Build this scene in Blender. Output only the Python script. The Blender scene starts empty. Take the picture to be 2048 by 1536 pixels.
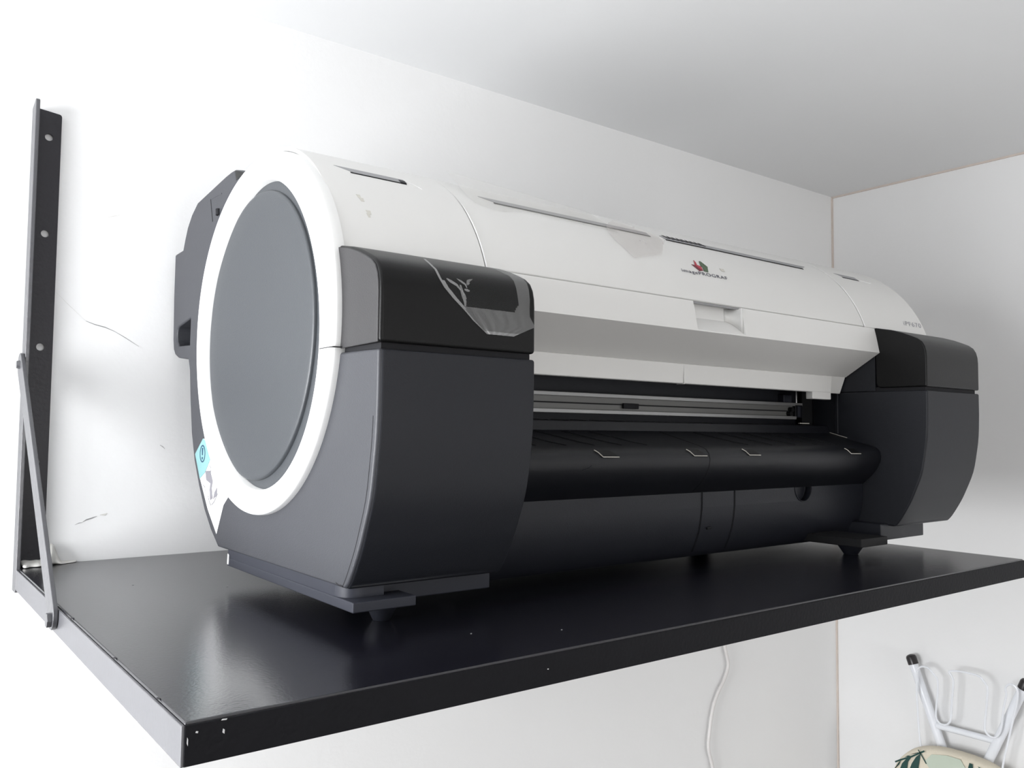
import bpy, bmesh, math, random
from mathutils import Vector, Matrix
from math import sin, cos, radians, pi
random.seed(4)
S = bpy.context.scene
COL = S.collection

# ------------------------------------------------------------------ camera
yaw, pitch, roll = radians(37.42943), radians(3.2320), radians(0.58454)
fwd = Vector((sin(yaw)*cos(pitch), cos(yaw)*cos(pitch), sin(pitch)))
r0 = Vector((cos(yaw), -sin(yaw), 0)); u0 = r0.cross(fwd)
rgt = r0*cos(roll) + u0*sin(roll); up = u0*cos(roll) - r0*sin(roll)
CAM = Vector((-0.2747, -0.9122, 0.3039)).normalized()*0.506
cd = bpy.data.cameras.new('camera'); cam = bpy.data.objects.new('camera', cd)
COL.objects.link(cam); S.camera = cam
m = Matrix((rgt, up, -fwd)).transposed().to_4x4(); m.translation = CAM
cam.matrix_world = m
cd.sensor_width = 36; cd.lens = 1692.1/2048*36; cd.clip_start = .02

# ------------------------------------------------------------------ light
S.view_settings.view_transform = 'Standard'; S.view_settings.look = 'None'
S.view_settings.gamma = 1; S.view_settings.use_curve_mapping = False
S.view_settings.exposure = 0.0
W = bpy.data.worlds.new('sky'); S.world = W; W.use_nodes = True
W.node_tree.nodes['Background'].inputs[0].default_value = (.86, .93, 1, 1)
W.node_tree.nodes['Background'].inputs[1].default_value = 1.0

def area(name, loc, direction, sx, sy, power, color):
    l = bpy.data.lights.new(name, 'AREA'); l.shape = 'RECTANGLE'; l.size = sx; l.size_y = sy
    l.energy = power; l.color = color
    o = bpy.data.objects.new(name, l); COL.objects.link(o); o.location = loc
    o.rotation_euler = Vector(direction).to_track_quat('-Z', 'Z').to_euler()
    return o
WX, WY0, WY1, WZ0, WZ1 = -1.00, -.28, .57, -.62, .62      # window in the left wall
area('window_daylight', (WX-.10, (WY0+WY1)/2, (WZ0+WZ1)/2), (1, 0, 0), WY1-WY0, WZ1-WZ0, 74, (.975, .985, 1))
area('front_fill_light', (.3, -3.55, -.3), (0, 1, 0), 1.5, 1.2, 31, (1, .978, .955))  # added fill light on the unseen front wall, no window known there

# ------------------------------------------------------------------ materials
def mat(name, col, rough=.5, spec=.5, metal=0, bump=0, bscale=60, var=0, vscale=6, alpha=None, coat=0):
    M = bpy.data.materials.new(name); M.use_nodes = True
    nt = M.node_tree; b = nt.nodes['Principled BSDF']
    b.inputs['Base Color'].default_value = (*col, 1); b.inputs['Roughness'].default_value = rough
    b.inputs['Specular IOR Level'].default_value = spec; b.inputs['Metallic'].default_value = metal
    b.inputs['Coat Weight'].default_value = coat
    tc = nt.nodes.new('ShaderNodeTexCoord')
    if bump:
        n = nt.nodes.new('ShaderNodeTexNoise'); n.inputs['Scale'].default_value = bscale; n.inputs['Detail'].default_value = 4
        bp = nt.nodes.new('ShaderNodeBump'); bp.inputs['Strength'].default_value = bump; bp.inputs['Distance'].default_value = .002
        nt.links.new(tc.outputs['Object'], n.inputs['Vector']); nt.links.new(n.outputs['Fac'], bp.inputs['Height'])
        nt.links.new(bp.outputs['Normal'], b.inputs['Normal'])
    if var:
        n = nt.nodes.new('ShaderNodeTexNoise'); n.inputs['Scale'].default_value = vscale; n.inputs['Detail'].default_value = 3
        r = nt.nodes.new('ShaderNodeMapRange'); r.inputs['To Min'].default_value = 1-var; r.inputs['To Max'].default_value = 1+var
        x = nt.nodes.new('ShaderNodeVectorMath'); x.operation = 'SCALE'; x.inputs[0].default_value = col
        nt.links.new(tc.outputs['Object'], n.inputs['Vector']); nt.links.new(n.outputs['Fac'], r.inputs['Value'])
        nt.links.new(r.outputs['Result'], x.inputs['Scale']); nt.links.new(x.outputs['Vector'], b.inputs['Base Color'])
    return M
M_wall = mat('wall_paint', (.80, .80, .80), .7, .3, bump=.15, bscale=90, var=.015, vscale=3)
M_ceil = mat('ceiling_paint', (.78, .785, .79), .8, .2, bump=.1, bscale=70, var=.02, vscale=2)
M_floor = mat('floor_tile', (.24, .225, .21), .4, .4, var=.12, vscale=5)
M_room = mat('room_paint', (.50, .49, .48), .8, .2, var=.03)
M_crack = mat('crack_grey', (.27, .27, .27), .9, .1, var=.2, vscale=80)
M_trim = mat('sealant_line', (.62, .55, .50), .8, .2, var=.1, vscale=30)
M_side = mat('grey_plastic_lit_side', (.033, .0345, .041), .50, .5, bump=.12, bscale=900, var=.03, vscale=9)  # housing grey lightened to put window light into the left side's colour
M_grey = mat('grey_plastic_shaded', (.0105, .0115, .0155), .50, .32, bump=.12, bscale=900, var=.03, vscale=9)  # darker copy of the housing grey, front shade put into the colour
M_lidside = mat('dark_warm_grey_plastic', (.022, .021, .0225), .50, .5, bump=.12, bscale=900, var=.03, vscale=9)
M_lid = mat('black_plastic', (.0035, .0035, .0037), .36, .24, bump=.06, bscale=900, var=.05, vscale=12)
M_disc = mat('slate_disc_plastic', (.040, .0445, .050), .42, .5, bump=.1, bscale=900, var=.03, vscale=7)
M_white = mat('white_plastic', (.71, .705, .69), .42, .4, var=.015, vscale=10)
M_ring = mat('ring_plastic', (.80, .80, .79), .35, .45, var=.01)
M_tray = mat('tray_black', (.005, .0055, .008), .42, .38, bump=.05, bscale=700, var=.08, vscale=10)
M_panel = mat('lower_panel_plastic', (.010, .011, .016), .45, .38, bump=.08, bscale=800, var=.05, vscale=8)
M_base = mat('base_grey', (.024, .026, .036), .5, .35, var=.05)
M_dark = mat('cavity_black', (.006, .006, .007), .6, .3, var=.1)
M_seam = mat('seam_dark', (.012, .012, .014), .7, .2, var=.1)
M_alu = mat('rail_aluminium', (.34, .34, .34), .38, .5, metal=.55, var=.05, vscale=20)
M_aluF = mat('rail_face', (.16, .16, .155), .5, .4, metal=.3, var=.08, vscale=20)
M_slot = mat('vent_grey', (.33, .33, .34), .6, .3, var=.08, vscale=30)
M_edge = mat('clip_light_edge', (.55, .53, .48), .5, .4, var=.05)
M_shelf = mat('shelf_black_laminate', (.006, .006, .010), .21, 1.0, bump=.05, bscale=420, var=.1, vscale=14)
M_shelfF = mat('shelf_black_front', (.007, .007, .009), .55, .12, bump=.2, bscale=300, var=.12, vscale=20)
M_end = mat('shelf_edge_band', (.075, .075, .083), .36, .8, bump=.03, bscale=300, var=.08, vscale=20)  # black edge with window light put into a lightened base colour
M_steel = mat('black_painted_steel', (.014, .013, .018), .42, .35, bump=.2, bscale=200, var=.12, vscale=25)
M_brace = mat('black_steel_lit_side', (.05, .05, .056), .32, .8, bump=.2, bscale=200, var=.1, vscale=25)  # black paint lightened to put window light on the left-facing steel
M_chip = mat('chipped_white', (.62, .62, .62), .8, .2, var=.1, vscale=200)
M_putty = mat('putty', (.62, .61, .58), .75, .3, bump=.5, bscale=60, var=.08, vscale=40)
M_cable = mat('cable_sheath', (.63, .61, .60), .5, .4, var=.04)
M_tube = mat('white_enamel', (.78, .80, .84), .25, .5, var=.02)
M_cap = mat('black_rubber', (.013, .010, .011), .35, .5, var=.1)
M_cush = mat('cream_leaf_fabric', (.72, .66, .54), .85, .2, bump=.4, bscale=700, var=.06, vscale=8)
M_leaf = mat('leaf_green_print', (.028, .070, .062), .85, .2, var=.2, vscale=40)
M_pale = mat('pale_green_print', (.50, .56, .47), .85, .2, var=.06, vscale=20)
M_stick = mat('sticker_white', (.82, .82, .82), .5, .3, var=.01)
M_cyan = mat('sticker_aqua', (.19, .36, .37), .5, .3, var=.02)
M_blue = mat('sticker_blue_ink', (.02, .065, .12), .6, .2, var=.05)
M_ink = mat('sticker_grey_ink', (.19, .185, .205), .6, .2, var=.08)
M_red = mat('logo_red', (.42, .035, .06), .4, .4, var=.1, vscale=90)
M_dred = mat('logo_dark_red', (.16, .03, .04), .4, .4, var=.1, vscale=90)
M_green = mat('logo_green', (.07, .11, .06), .4, .4, var=.15, vscale=90)
M_txt = mat('lettering_grey', (.10, .10, .13), .5, .3, var=.1)
M_txt2 = mat('lettering_silver', (.30, .30, .33), .4, .4, var=.1)
M_dirt = mat('smudge', (.60, .585, .54), .7, .2, var=.1, vscale=60)
M_scr = mat('screw_steel', (.7, .7, .7), .25, .5, metal=.9, var=.05)

def film_mat(name, haze, glossmix, tint=(.9, .9, .9), rough=.25):
    M = bpy.data.materials.new(name); M.use_nodes = True; nt = M.node_tree; N = nt.nodes; L = nt.links
    N.remove(N['Principled BSDF']); out = N['Material Output']
    tr = N.new('ShaderNodeBsdfTransparent'); df = N.new('ShaderNodeBsdfDiffuse'); df.inputs[0].default_value = (*tint, 1)
    gl = N.new('ShaderNodeBsdfGlossy'); gl.inputs['Roughness'].default_value = rough
    n = N.new('ShaderNodeTexNoise'); n.inputs['Scale'].default_value = 35; tc = N.new('ShaderNodeTexCoord')
    L.new(tc.outputs['Object'], n.inputs['Vector'])
    r = N.new('ShaderNodeMapRange'); r.inputs['To Min'].default_value = haze*.75; r.inputs['To Max'].default_value = haze*1.25
    L.new(n.outputs['Fac'], r.inputs['Value'])
    a = N.new('ShaderNodeMixShader'); b = N.new('ShaderNodeMixShader')
    L.new(r.outputs['Result'], a.inputs[0]); L.new(tr.outputs[0], a.inputs[1]); L.new(df.outputs[0], a.inputs[2])
    b.inputs[0].default_value = glossmix
    L.new(a.outputs[0], b.inputs[1]); L.new(gl.outputs[0], b.inputs[2]); L.new(b.outputs[0], out.inputs[0])
    return M
M_film = film_mat('clear_film', .004, .004)
M_filmH = film_mat('hazy_film', .10, .05)
M_filmE = film_mat('film_crease', .22, .08)
M_tape = film_mat('clear_tape', .20, .04, (.74, .73, .70), .4)
M_tapeP = film_mat('clear_tape_lap', .28, .04, (.70, .66, .64), .4)

# ------------------------------------------------------------------ helpers
def tag(o, label=None, cat=None, group=None, kind=None):
    if label: o['label'] = label
    if cat: o['category'] = cat
    if group: o['group'] = group
    if kind: o['kind'] = kind
    return o
def empty(name, loc, label, cat, group=None):
    o = bpy.data.objects.new(name, None); COL.objects.link(o); o.location = loc
    o.empty_display_size = .05
    return tag(o, label, cat, group)
def P2W(v):                       # printer measurements -> room metres (printer stands on its feet on the shelf)
    return Vector(v)*.955 + CAM*.045
def wn(o):
    w = o.modifiers.new('weighted', 'WEIGHTED_NORMAL'); w.mode = 'FACE_AREA'; w.weight = 60; w.keep_sharp = False
def obj(name, bm, m, parent=None, bevel=0, seg=3, smooth=True, pr=False, label=None, angle=35):
    if pr:
        for v in bm.verts: v.co = P2W(v.co)
    bmesh.ops.remove_doubles(bm, verts=bm.verts, dist=1e-6)
    bmesh.ops.recalc_face_normals(bm, faces=bm.faces)
    me = bpy.data.meshes.new(name); bm.to_mesh(me); bm.free()
    o = bpy.data.objects.new(name, me); COL.objects.link(o)
    for k in (m if isinstance(m, (list, tuple)) else [m]): me.materials.append(k)
    # put the object's origin at its own centre
    if len(me.vertices):
        lo = Vector([min(v.co[i] for v in me.vertices) for i in range(3)]); hi = Vector([max(v.co[i] for v in me.vertices) for i in range(3)])
        c = (lo+hi)/2; me.transform(Matrix.Translation(-c)); o.location = c
    if parent:
        base = Vector((0, 0, 0)); q = parent
        while q: base += q.location; q = q.parent
        o.parent = parent; o.location = o.location - base
    if smooth:
        for p in me.polygons: p.use_smooth = True
        me.set_sharp_from_angle(angle=radians(angle))
    if bevel:
        b = o.modifiers.new('bevel', 'BEVEL'); b.width = bevel; b.segments = seg; b.limit_method = 'ANGLE'; b.angle_limit = radians(32)
        wn(o)
        for p in me.polygons: p.use_smooth = True
    if label: o['label'] = label
    return o
def box(bm, x0, x1, y0, y1, z0, z1):
    vs = [bm.verts.new((x, y, z)) for x in (x0, x1) for y in (y0, y1) for z in (z0, z1)]
    for f in ((0,1,3,2), (4,6,7,5), (0,4,5,1), (2,3,7,6), (0,2,6,4), (1,5,7,3)): bm.faces.new([vs[i] for i in f])
    return bm
def prism(bm, pts, x0, x1, ax=0):        # profile (a,b) swept along an axis; ax=0: (y,z) along x, 1: (x,z) along y, 2: (x,y) along z
    def P(a, b, c): return ((c, a, b), (a, c, b), (a, b, c))[ax]
    A = [bm.verts.new(P(a, b, x0)) for a, b in pts]; B = [bm.verts.new(P(a, b, x1)) for a, b in pts]
    n = len(pts)
    bm.faces.new(A); bm.faces.new(B[::-1])
    for i in range(n): bm.faces.new((A[i], A[(i+1) % n], B[(i+1) % n], B[i]))
    return bm
def Bm(): return bmesh.new()
def tube(bm, pts, r, n=10, cap=True):
    pts = [Vector(p) for p in pts]; rings = []
    rr = r if isinstance(r, (list, tuple)) else [r]*len(pts)
    t0 = (pts[1]-pts[0]).normalized(); a = t0.orthogonal().normalized()
    for i, p in enumerate(pts):
        t = (pts[min(i+1, len(pts)-1)]-pts[max(i-1, 0)]).normalized()
        a = (a - t*a.dot(t)).normalized(); b = t.cross(a)
        rings.append([bm.verts.new(p + (a*cos(2*pi*k/n) + b*sin(2*pi*k/n))*rr[i]) for k in range(n)])
    for i in range(len(rings)-1):
        for k in range(n): bm.faces.new((rings[i][k], rings[i][(k+1) % n], rings[i+1][(k+1) % n], rings[i+1][k]))
    if cap: bm.faces.new(rings[0][::-1]); bm.faces.new(rings[-1])
    return bm
def spline(pts, n=6):
    pts = [Vector(p) for p in pts]; out = []
    for i in range(len(pts)-1):
        p0, p1, p2, p3 = pts[max(i-1, 0)], pts[i], pts[i+1], pts[min(i+2, len(pts)-1)]
        for k in range(n):
            t = k/n
            out.append(.5*((2*p1) + (p2-p0)*t + (2*p0-5*p1+4*p2-p3)*t*t + (3*p1-p0-3*p2+p3)*t**3))
    out.append(pts[-1]); return out
def fillet(pts, idx, r, n=5):             # round the listed corners of a 2-D outline
    out = []; N = len(pts)
    for i, p in enumerate(pts):
        if i not in idx: out.append(p); continue
        p = Vector(p); a = Vector(pts[i-1]); b = Vector(pts[(i+1) % N])
        q = p + (a-p).normalized()*min(r, (a-p).length*.49); s = p + (b-p).normalized()*min(r, (b-p).length*.49)
        for k in range(n+1):
            t = k/n; w = q*(1-t)**2 + p*2*t*(1-t) + s*t*t; out.append((w.x, w.y))
    return out
def slab(bm, pts3, nrm, th):              # thin plate with a polygon outline
    n = Vector(nrm).normalized()*th
    A = [bm.verts.new(Vector(p)) for p in pts3]; B = [bm.verts.new(Vector(p)+n) for p in pts3]
    bm.faces.new(A); bm.faces.new(B[::-1]); k = len(pts3)
    for i in range(k): bm.faces.new((A[i], A[(i+1) % k], B[(i+1) % k], B[i]))
    return bm
def boolean(o, cutter, op='DIFFERENCE'):
    md = o.modifiers.new('b', 'BOOLEAN'); md.operation = op; md.object = cutter; md.solver = 'EXACT'
    bpy.context.view_layer.update()
    ev = o.evaluated_get(bpy.context.evaluated_depsgraph_get()); me = bpy.data.meshes.new_from_object(ev)
    o.modifiers.remove(md); o.data = me
    bpy.data.objects.remove(cutter)

# ------------------------------------------------------------------ room
YW, XR, ZC, ZF, YF = .6215, 1.614, .7015, -1.75, -3.6
def struct(name, bm, m, parent=None, **k):
    o = obj(name, bm, m, parent, **k)
    if not parent: o['kind'] = 'structure'
    return o
wb = struct('wall_back', box(Bm(), WX-.12, XR+.1, YW, YW+.1, ZF, ZC), M_wall)
struct('wall_right', box(Bm(), XR, XR+.1, YF, YW, ZF, ZC), M_wall)
struct('ceiling', box(Bm(), WX-.12, XR+.1, YF-.1, YW+.1, ZC, ZC+.1), M_ceil)
struct('floor', box(Bm(), WX-.12, XR+.1, YF-.1, YW+.1, ZF-.1, ZF), M_floor)
b = Bm()
box(b, WX-.12, WX, YF, WY0, ZF, ZC); box(b, WX-.12, WX, WY1, YW, ZF, ZC)
box(b, WX-.12, WX, WY0, WY1, ZF, WZ0); box(b, WX-.12, WX, WY0, WY1, WZ1, ZC)
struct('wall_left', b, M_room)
b = Bm()
box(b, WX-.12, -.45, YF-.1, YF, ZF, ZC); box(b, 1.05, XR+.1, YF-.1, YF, ZF, ZC)
box(b, -.45, 1.05, YF-.1, YF, ZF, -.9); box(b, -.45, 1.05, YF-.1, YF, .3, ZC)
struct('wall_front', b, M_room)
def window(name, ax, c, a0, a1, z0, z1):
    b = Bm(); t = .035
    def bx(p0, p1, q0, q1):
        if ax == 0: box(b, c-.03, c+.02, p0, p1, q0, q1)
        else: box(b, p0, p1, c-.03, c+.02, q0, q1)
    bx(a0, a1, z0, z0+t); bx(a0, a1, z1-t, z1); bx(a0, a0+t, z0+t, z1-t); bx(a1-t, a1, z0+t, z1-t)
    bx((a0+a1)/2-t/2, (a0+a1)/2+t/2, z0+t, z1-t)
    struct(name, b, M_tube)
window('window_1', 0, WX-.05, WY0, WY1, WZ0, WZ1)
window('added_window', 1, YF-.05+.02, -.45, 1.05, -.9, .3)  # added frame around the front fill light
# sealant line in the corner and hairline cracks of the back wall
b = Bm(); box(b, XR-.0035, XR, YW-.0035, YW, ZF, ZC-.001); struct('trim_1', b, M_trim)
b = Bm(); box(b, XR-.003, XR, -1.5, YW-.004, ZC-.0035, ZC); struct('trim_2', b, M_trim)
def crack(pts, w, m=M_crack):
    b = Bm(); L = []
    for i, (x, z) in enumerate(pts):
        ww = w*(.35 if i in (0, len(pts)-1) else random.uniform(.7, 1.2))
        L.append((b.verts.new((x, YW-.0004, z-ww/2)), b.verts.new((x, YW-.0004, z+ww/2))))
    for i in range(len(L)-1): b.faces.new((L[i][0], L[i+1][0], L[i+1][1], L[i][1]))
    obj('wall_crack', b, m, wb)
crack([(.0306, .3078), (.045, .2937), (.0624, .2778)], .0006, M_putty)
crack([(.0624, .2778), (.072, .2745), (.083, .2722), (.094, .268)], .0011)
crack([(.094, .268), (.1054, .2617), (.1215, .252)], .0009)
crack([(.1496, .1333), (.153, .131), (.1556, .1284)], .0011)
crack([(.0592, .0418), (.063, .0436), (.0669, .0442)], .0009)
crack([(.0669, .0446), (.0710, .0470), (.0773, .0488), (.082, .0505)], .0012)
crack([(.0852, .0518), (.0906, .0520), (.093, .0535)], .0022, M_putty)
crack([(.0813, .4032), (.088, .406), (.0949, .4084)], .0010, M_putty)

# ------------------------------------------------------------------ shelf
sh = empty('wall_shelf', (.515, .30, -.0225), 'long black board shelf holding the large printer, fixed along the white wall', 'shelf')
SH = obj('shelf_board', box(Bm(), .0012, 1.03, .0006, .6205, -.0228, 0), M_shelf, sh, bevel=.0016, seg=3)
obj('front_band', box(Bm(), 0.0008, 1.0305, -.0012, .0006, -.0226, -.0012), M_shelfF, sh, bevel=.0005, seg=2, label='matt black front edge strip')
obj('end_band', box(Bm(), -.0008, .0012, -.0008, .6205, -.0226, -.0012), M_end, sh, bevel=.0006, seg=2, label='shiny end strip lightened for the window light')
for (x, z, w, h) in ((.0214, -.0017, .0016, .0004), (.0212, -.0078, .0006, .0014), (.0071, -.0055, .0007, .0006), (.0024, -.0095, .0003, .0022), (.2475, -.0112, .0006, .0004)):
    b = Bm(); slab(b, [(x-w, -.0012, z-h*.4), (x+w*.7, -.0012, z-h), (x+w, -.0012, z+h*.5), (x-w*.5, -.0012, z+h)], (0, -1, 0), .0003)
    obj('paint_chip', b, M_chip, sh, label='bare white chip in the black edge')
for (x, y, w) in ((.0012, .302, .0016), (.0012, .155, .0012), (.0012, .05, .0011)):
    b = Bm(); slab(b, [(x-.001, y-w*2, .0001), (x+w, y-w, .0001), (x+w*.8, y+w*2, .0001), (x-.001, y+w, .0001)], (0, 0, 1), .0003)
    obj('paint_chip', b, M_steel, sh)
for (x, y, r) in ((.078, .43, .0007), (.15, .37, .0007), (.235, .075, .0005), (.30, .045, .0005)):
    b = Bm(); bmesh.ops.create_icosphere(b, subdivisions=2, radius=r)
    for v in b.verts: v.co = Vector((x+v.co.x*1.6, y+v.co.y, .0002+max(v.co.z, -.0001)*.35))
    obj('dust_speck', b, M_crack if y > .3 else M_chip, sh)

# ------------------------------------------------------------------ wall bracket
br = empty('wall_bracket', (.01, .6, -.03), 'black painted steel angle bracket with round holes at the left end of the shelf', 'bracket')
pl = fillet([(.0030, -.028), (.0284, -.028), (.0284, .5131), (.0030, .5160)], (2,), .003)
BP = obj('wall_plate', prism(Bm(), pl, .6165, .6200, ax=1), M_steel, br, smooth=False)
for z in (.4847, .3732, .2438, .1146):
    b = Bm(); bmesh.ops.create_cone(b, cap_ends=True, segments=32, radius1=.0042, radius2=.0042, depth=.02)
    bmesh.ops.rotate(b, verts=b.verts, matrix=Matrix.Rotation(pi/2, 3, 'X')); bmesh.ops.translate(b, verts=b.verts, vec=(.0160, .618, z))
    c = obj('cutter', b, M_steel); boolean(BP, c)
md = BP.modifiers.new('bevel', 'BEVEL'); md.width = .0006; md.segments = 2; md.limit_method = 'ANGLE'
pts = fillet([(.6200, -.026), (.5965, -.026), (.5950, .5215), (.6200, .5150)], (1, 2), .006)
FL = obj('side_flange', prism(Bm(), pts, -.0012, .0030), M_brace, br, bevel=.0008)
# diagonal brace: flat bar on the outside of the flange down to the shelf edge
def bar(p, q, w, x0, x1):
    p, q = Vector(p), Vector(q); d = (q-p).normalized(); n = Vector((-d.y, d.x))*w/2
    o = []
    for c, s in ((p, 1), (q, -1)):
        for k in range(7):
            a = pi*k/6
            o.append(tuple(c + n*cos(a)*s - d*sin(a)*s*w/2))
    return prism(Bm(), o, x0, x1)
obj('brace_bar', bar((.606, .222), (.358, -.006), .026, -.0052, -.0014), M_brace, br, bevel=.0006)
b = Bm(); bmesh.ops.create_cone(b, cap_ends=True, segments=6, radius1=.0065, radius2=.0065, depth=.004)
bmesh.ops.rotate(b, verts=b.verts, matrix=Matrix.Rotation(pi/2, 3, 'Y')); bmesh.ops.translate(b, verts=b.verts, vec=(-.0070, .3555, -.010))
obj('bolt', b, M_brace, br, bevel=.0006)
for z in (.222,):
    b = Bm(); bmesh.ops.create_cone(b, cap_ends=True, segments=16, radius1=.005, radius2=.004, depth=.003)
    bmesh.ops.rotate(b, verts=b.verts, matrix=Matrix.Rotation(-pi/2, 3, 'Y')); bmesh.ops.translate(b, verts=b.verts, vec=(-.0065, .606, z))
    obj('bolt', b, M_brace, br)
# putty smeared in the corner behind the brace
b = Bm(); n = 14; rows = []
for i in range(n+1):
    x = .0045 + i/n*.058; h = .026*math.exp(-((i/n-.52)/.12)**2) if i/n > .3 else .006
    h = max(.0018, h); d = .024*(1-i/n)**.6 + .003
    row = []
    for k in range(9):
        a = k/8*pi/2
        row.append(b.verts.new((x, .6213-(d*cos(a))*(1+.15*sin(i*2.1)), .0002+h*sin(a)*(1+.1*sin(i*1.7)))))
    row.append(b.verts.new((x, .6213, .0002))); rows.append(row)
for i in range(n):
    for k in range(10): b.faces.new((rows[i][k], rows[i+1][k], rows[i+1][(k+1) % 10], rows[i][(k+1) % 10]))
b.faces.new(rows[0]); b.faces.new(rows[-1][::-1])
pu = obj('putty_smear', b, M_putty); pu.modifiers.new('s', 'SUBSURF').render_levels = 2
tag(pu, 'off-white lump of wall putty in the corner where bracket and shelf meet', 'putty')

# ------------------------------------------------------------------ printer
X0, XL, XI, X1 = .171, .3242, 1.0143, 1.1690
CY, CZ, RC = .362, .248, .186
pr = empty('large_format_printer', (P2W((.67, .36, 0)).x, P2W((.67, .36, 0)).y, 0),
           'large grey and white printer with round white side ring, standing on the black shelf', 'printer')
def PO(name, b, m, bevel=0, parent=None, **k): return obj(name, b, m, parent or pr, bevel=bevel, pr=True, **k)
def cyl(x, deg, r=RC): a = radians(deg); return Vector((x, CY-r*cos(a), CZ+r*sin(a)))

# --- side housings (lower, grey) and ink lids (upper, black)
front0 = [(.1593, .0267), (.1520, .0352), (.1391, .0567), (.1310, .0740), (.1205, .1006), (.1150, .1290), (.1118, .1541), (.1106, .1850), (.1106, .2166)]
front = [(p.x, p.y) for p in spline([(a, b, 0) for a, b in front0[:-1]], 3)] + [front0[-1]]
def tower(x0, x1):
    pts = front + [(.30, .2178), (.30, .0267)]
    return prism(Bm(), pts, x0, x1)
lidp = [(.1108, .2216), (.1108, .2620), (.1114, .2700), (.1133, .2775), (.1170, .2840), (.1235, .2890), (.1320, .2930), (.1450, .2985), (.1620, .3040), (.1838, .3085), (.205, .3085), (.205, .2216)]
# left side plate: whole side outline with lever box at the back
side = [(p[0]+.0008, p[1]+.0006*(i < 2)) for i, p in enumerate(front)] + [(.1800, .2178), (.1800, .3060), (.30, .33), (.38, .400), (.4098, .4255), (.4250, .4310), (.4440, .4361), (.4560, .4366), (.4745, .4358), (.5734, .4270), (.5950, .4165), (.6108, .4034), (.6200, .3900), (.6267, .3779), (.6600, .3769),
                (.6605, .3185), (.6574, .2665), (.6537, .2534), (.6464, .2465), (.6330, .2419), (.5894, .2373), (.5850, .2280), (.5784, .1879), (.5690, .1480), (.5557, .1169), (.5360, .0880), (.5137, .0620), (.4900, .0420), (.4646, .0263)]
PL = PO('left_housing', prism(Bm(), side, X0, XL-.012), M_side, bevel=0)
b = Bm(); prism(b, fillet([(.5870, .2548), (.6326, .2570), (.6430, .2660), (.6400, .2809), (.5867, .2877)], (2, 3), .008), X0-.02, X0+.02)
for v in b.verts: v.co = P2W(v.co)
boolean(PL, obj('cutter', b, M_dark))
md = PL.modifiers.new('bevel', 'BEVEL'); md.width = .0028; md.segments = 4; md.limit_method = 'ANGLE'; md.angle_limit = radians(40); wn(PL)
b = Bm(); prism(b, [(.5885, .2560), (.6400, .2570), (.6400, .2880), (.5885, .2890)], X0+.0185, X0+.021); PO('lever_recess', b, M_seam, label='dark recess of the side grip')
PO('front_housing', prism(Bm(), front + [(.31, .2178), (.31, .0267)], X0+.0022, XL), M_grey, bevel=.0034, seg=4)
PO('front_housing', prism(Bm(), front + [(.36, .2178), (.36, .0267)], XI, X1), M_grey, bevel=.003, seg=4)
PO('ink_cover', prism(Bm(), lidp, X0+.0006, XL+.0004), M_lid, bevel=.003, seg=4, label='glossy black ink cover beside the ring')
# left side face of the ink cover is grey like the housing
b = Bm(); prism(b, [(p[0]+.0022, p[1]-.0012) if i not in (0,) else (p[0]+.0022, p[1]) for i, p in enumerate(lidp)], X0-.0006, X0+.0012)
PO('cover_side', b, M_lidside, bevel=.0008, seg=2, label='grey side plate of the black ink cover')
lidr = lidp[:-2] + [(.1860, .3085), (.1838, .2216)]
PO('ink_cover', prism(Bm(), fillet(lidr, (len(lidr)-1,), .008), XI-.0004, X1+.0002), M_lid, bevel=.003, seg=4, label='black ink cover at the far end')
for a, c in ((X0+.004, XL-.003), (XI+.003, X1-.004)):
    PO('cover_gap', box(Bm(), a, c, .1150, .20, .2150, .2230), M_seam)
# seam line around the side plate
def ribbon(pts, w, x, th=.0004):
    b = Bm(); L = []; pts = [Vector(p) for p in pts]
    for i, p in enumerate(pts):
        t = (pts[min(i+1, len(pts)-1)]-pts[max(i-1, 0)]).normalized(); n = Vector((-t.y, t.x))*w/2
        L.append([b.verts.new((x, *(p+n))), b.verts.new((x, *(p-n))), b.verts.new((x-th, *(p-n))), b.verts.new((x-th, *(p+n)))])
    for i in range(len(L)-1):
        for k in range(4): b.faces.new((L[i][k], L[i][(k+1) % 4], L[i+1][(k+1) % 4], L[i+1][k]))
    b.faces.new(L[0]); b.faces.new(L[-1][::-1]); return b
sl = [(p[0]+.0068, p[1]) for p in front[1:]]; sl = [(.1760, .0300), (.1700, .0290), (.1655, .0295)] + sl
PO('panel_seam', ribbon(sl[:-3], .0009, X0+.0003), M_seam)
# right inner side: far white end arcs and the body behind
bp = front + [(.2, .2178), (.2, .31)]
body = [(.30, .0267), (.4646, .0263), (.5137, .0620), (.5557, .1169), (.5784, .1879), (.5860, .2400), (.5700, .3300), (.5200, .3700), (.42, .3900), (.30, .3800)]
PO('rear_housing', prism(Bm(), body, XL-.013, X1-.002), M_grey, bevel=.003)
b = Bm(); prism(b, [(.186, .2178), (.186, .3050), (.32, .37), (.37, .37), (.37, .2178)], XI+.001, X1-.003); PO('end_housing', b, M_grey)
PO('cavity_back', box(Bm(), XL-.010, XI+.01, .330, .3450, .10, .37), M_dark, label='black inside of the paper opening')
PO('cavity_end', box(Bm(), XI-.0006, XI+.0006, .2850, .3400, .1600, .30), M_dark)
PO('corner_strip', box(Bm(), XI-.0020, XI+.001, .2440, .2490, .1560, .2280), M_grey, bevel=.0008, label='thin vertical edge of the paper opening')

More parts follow.
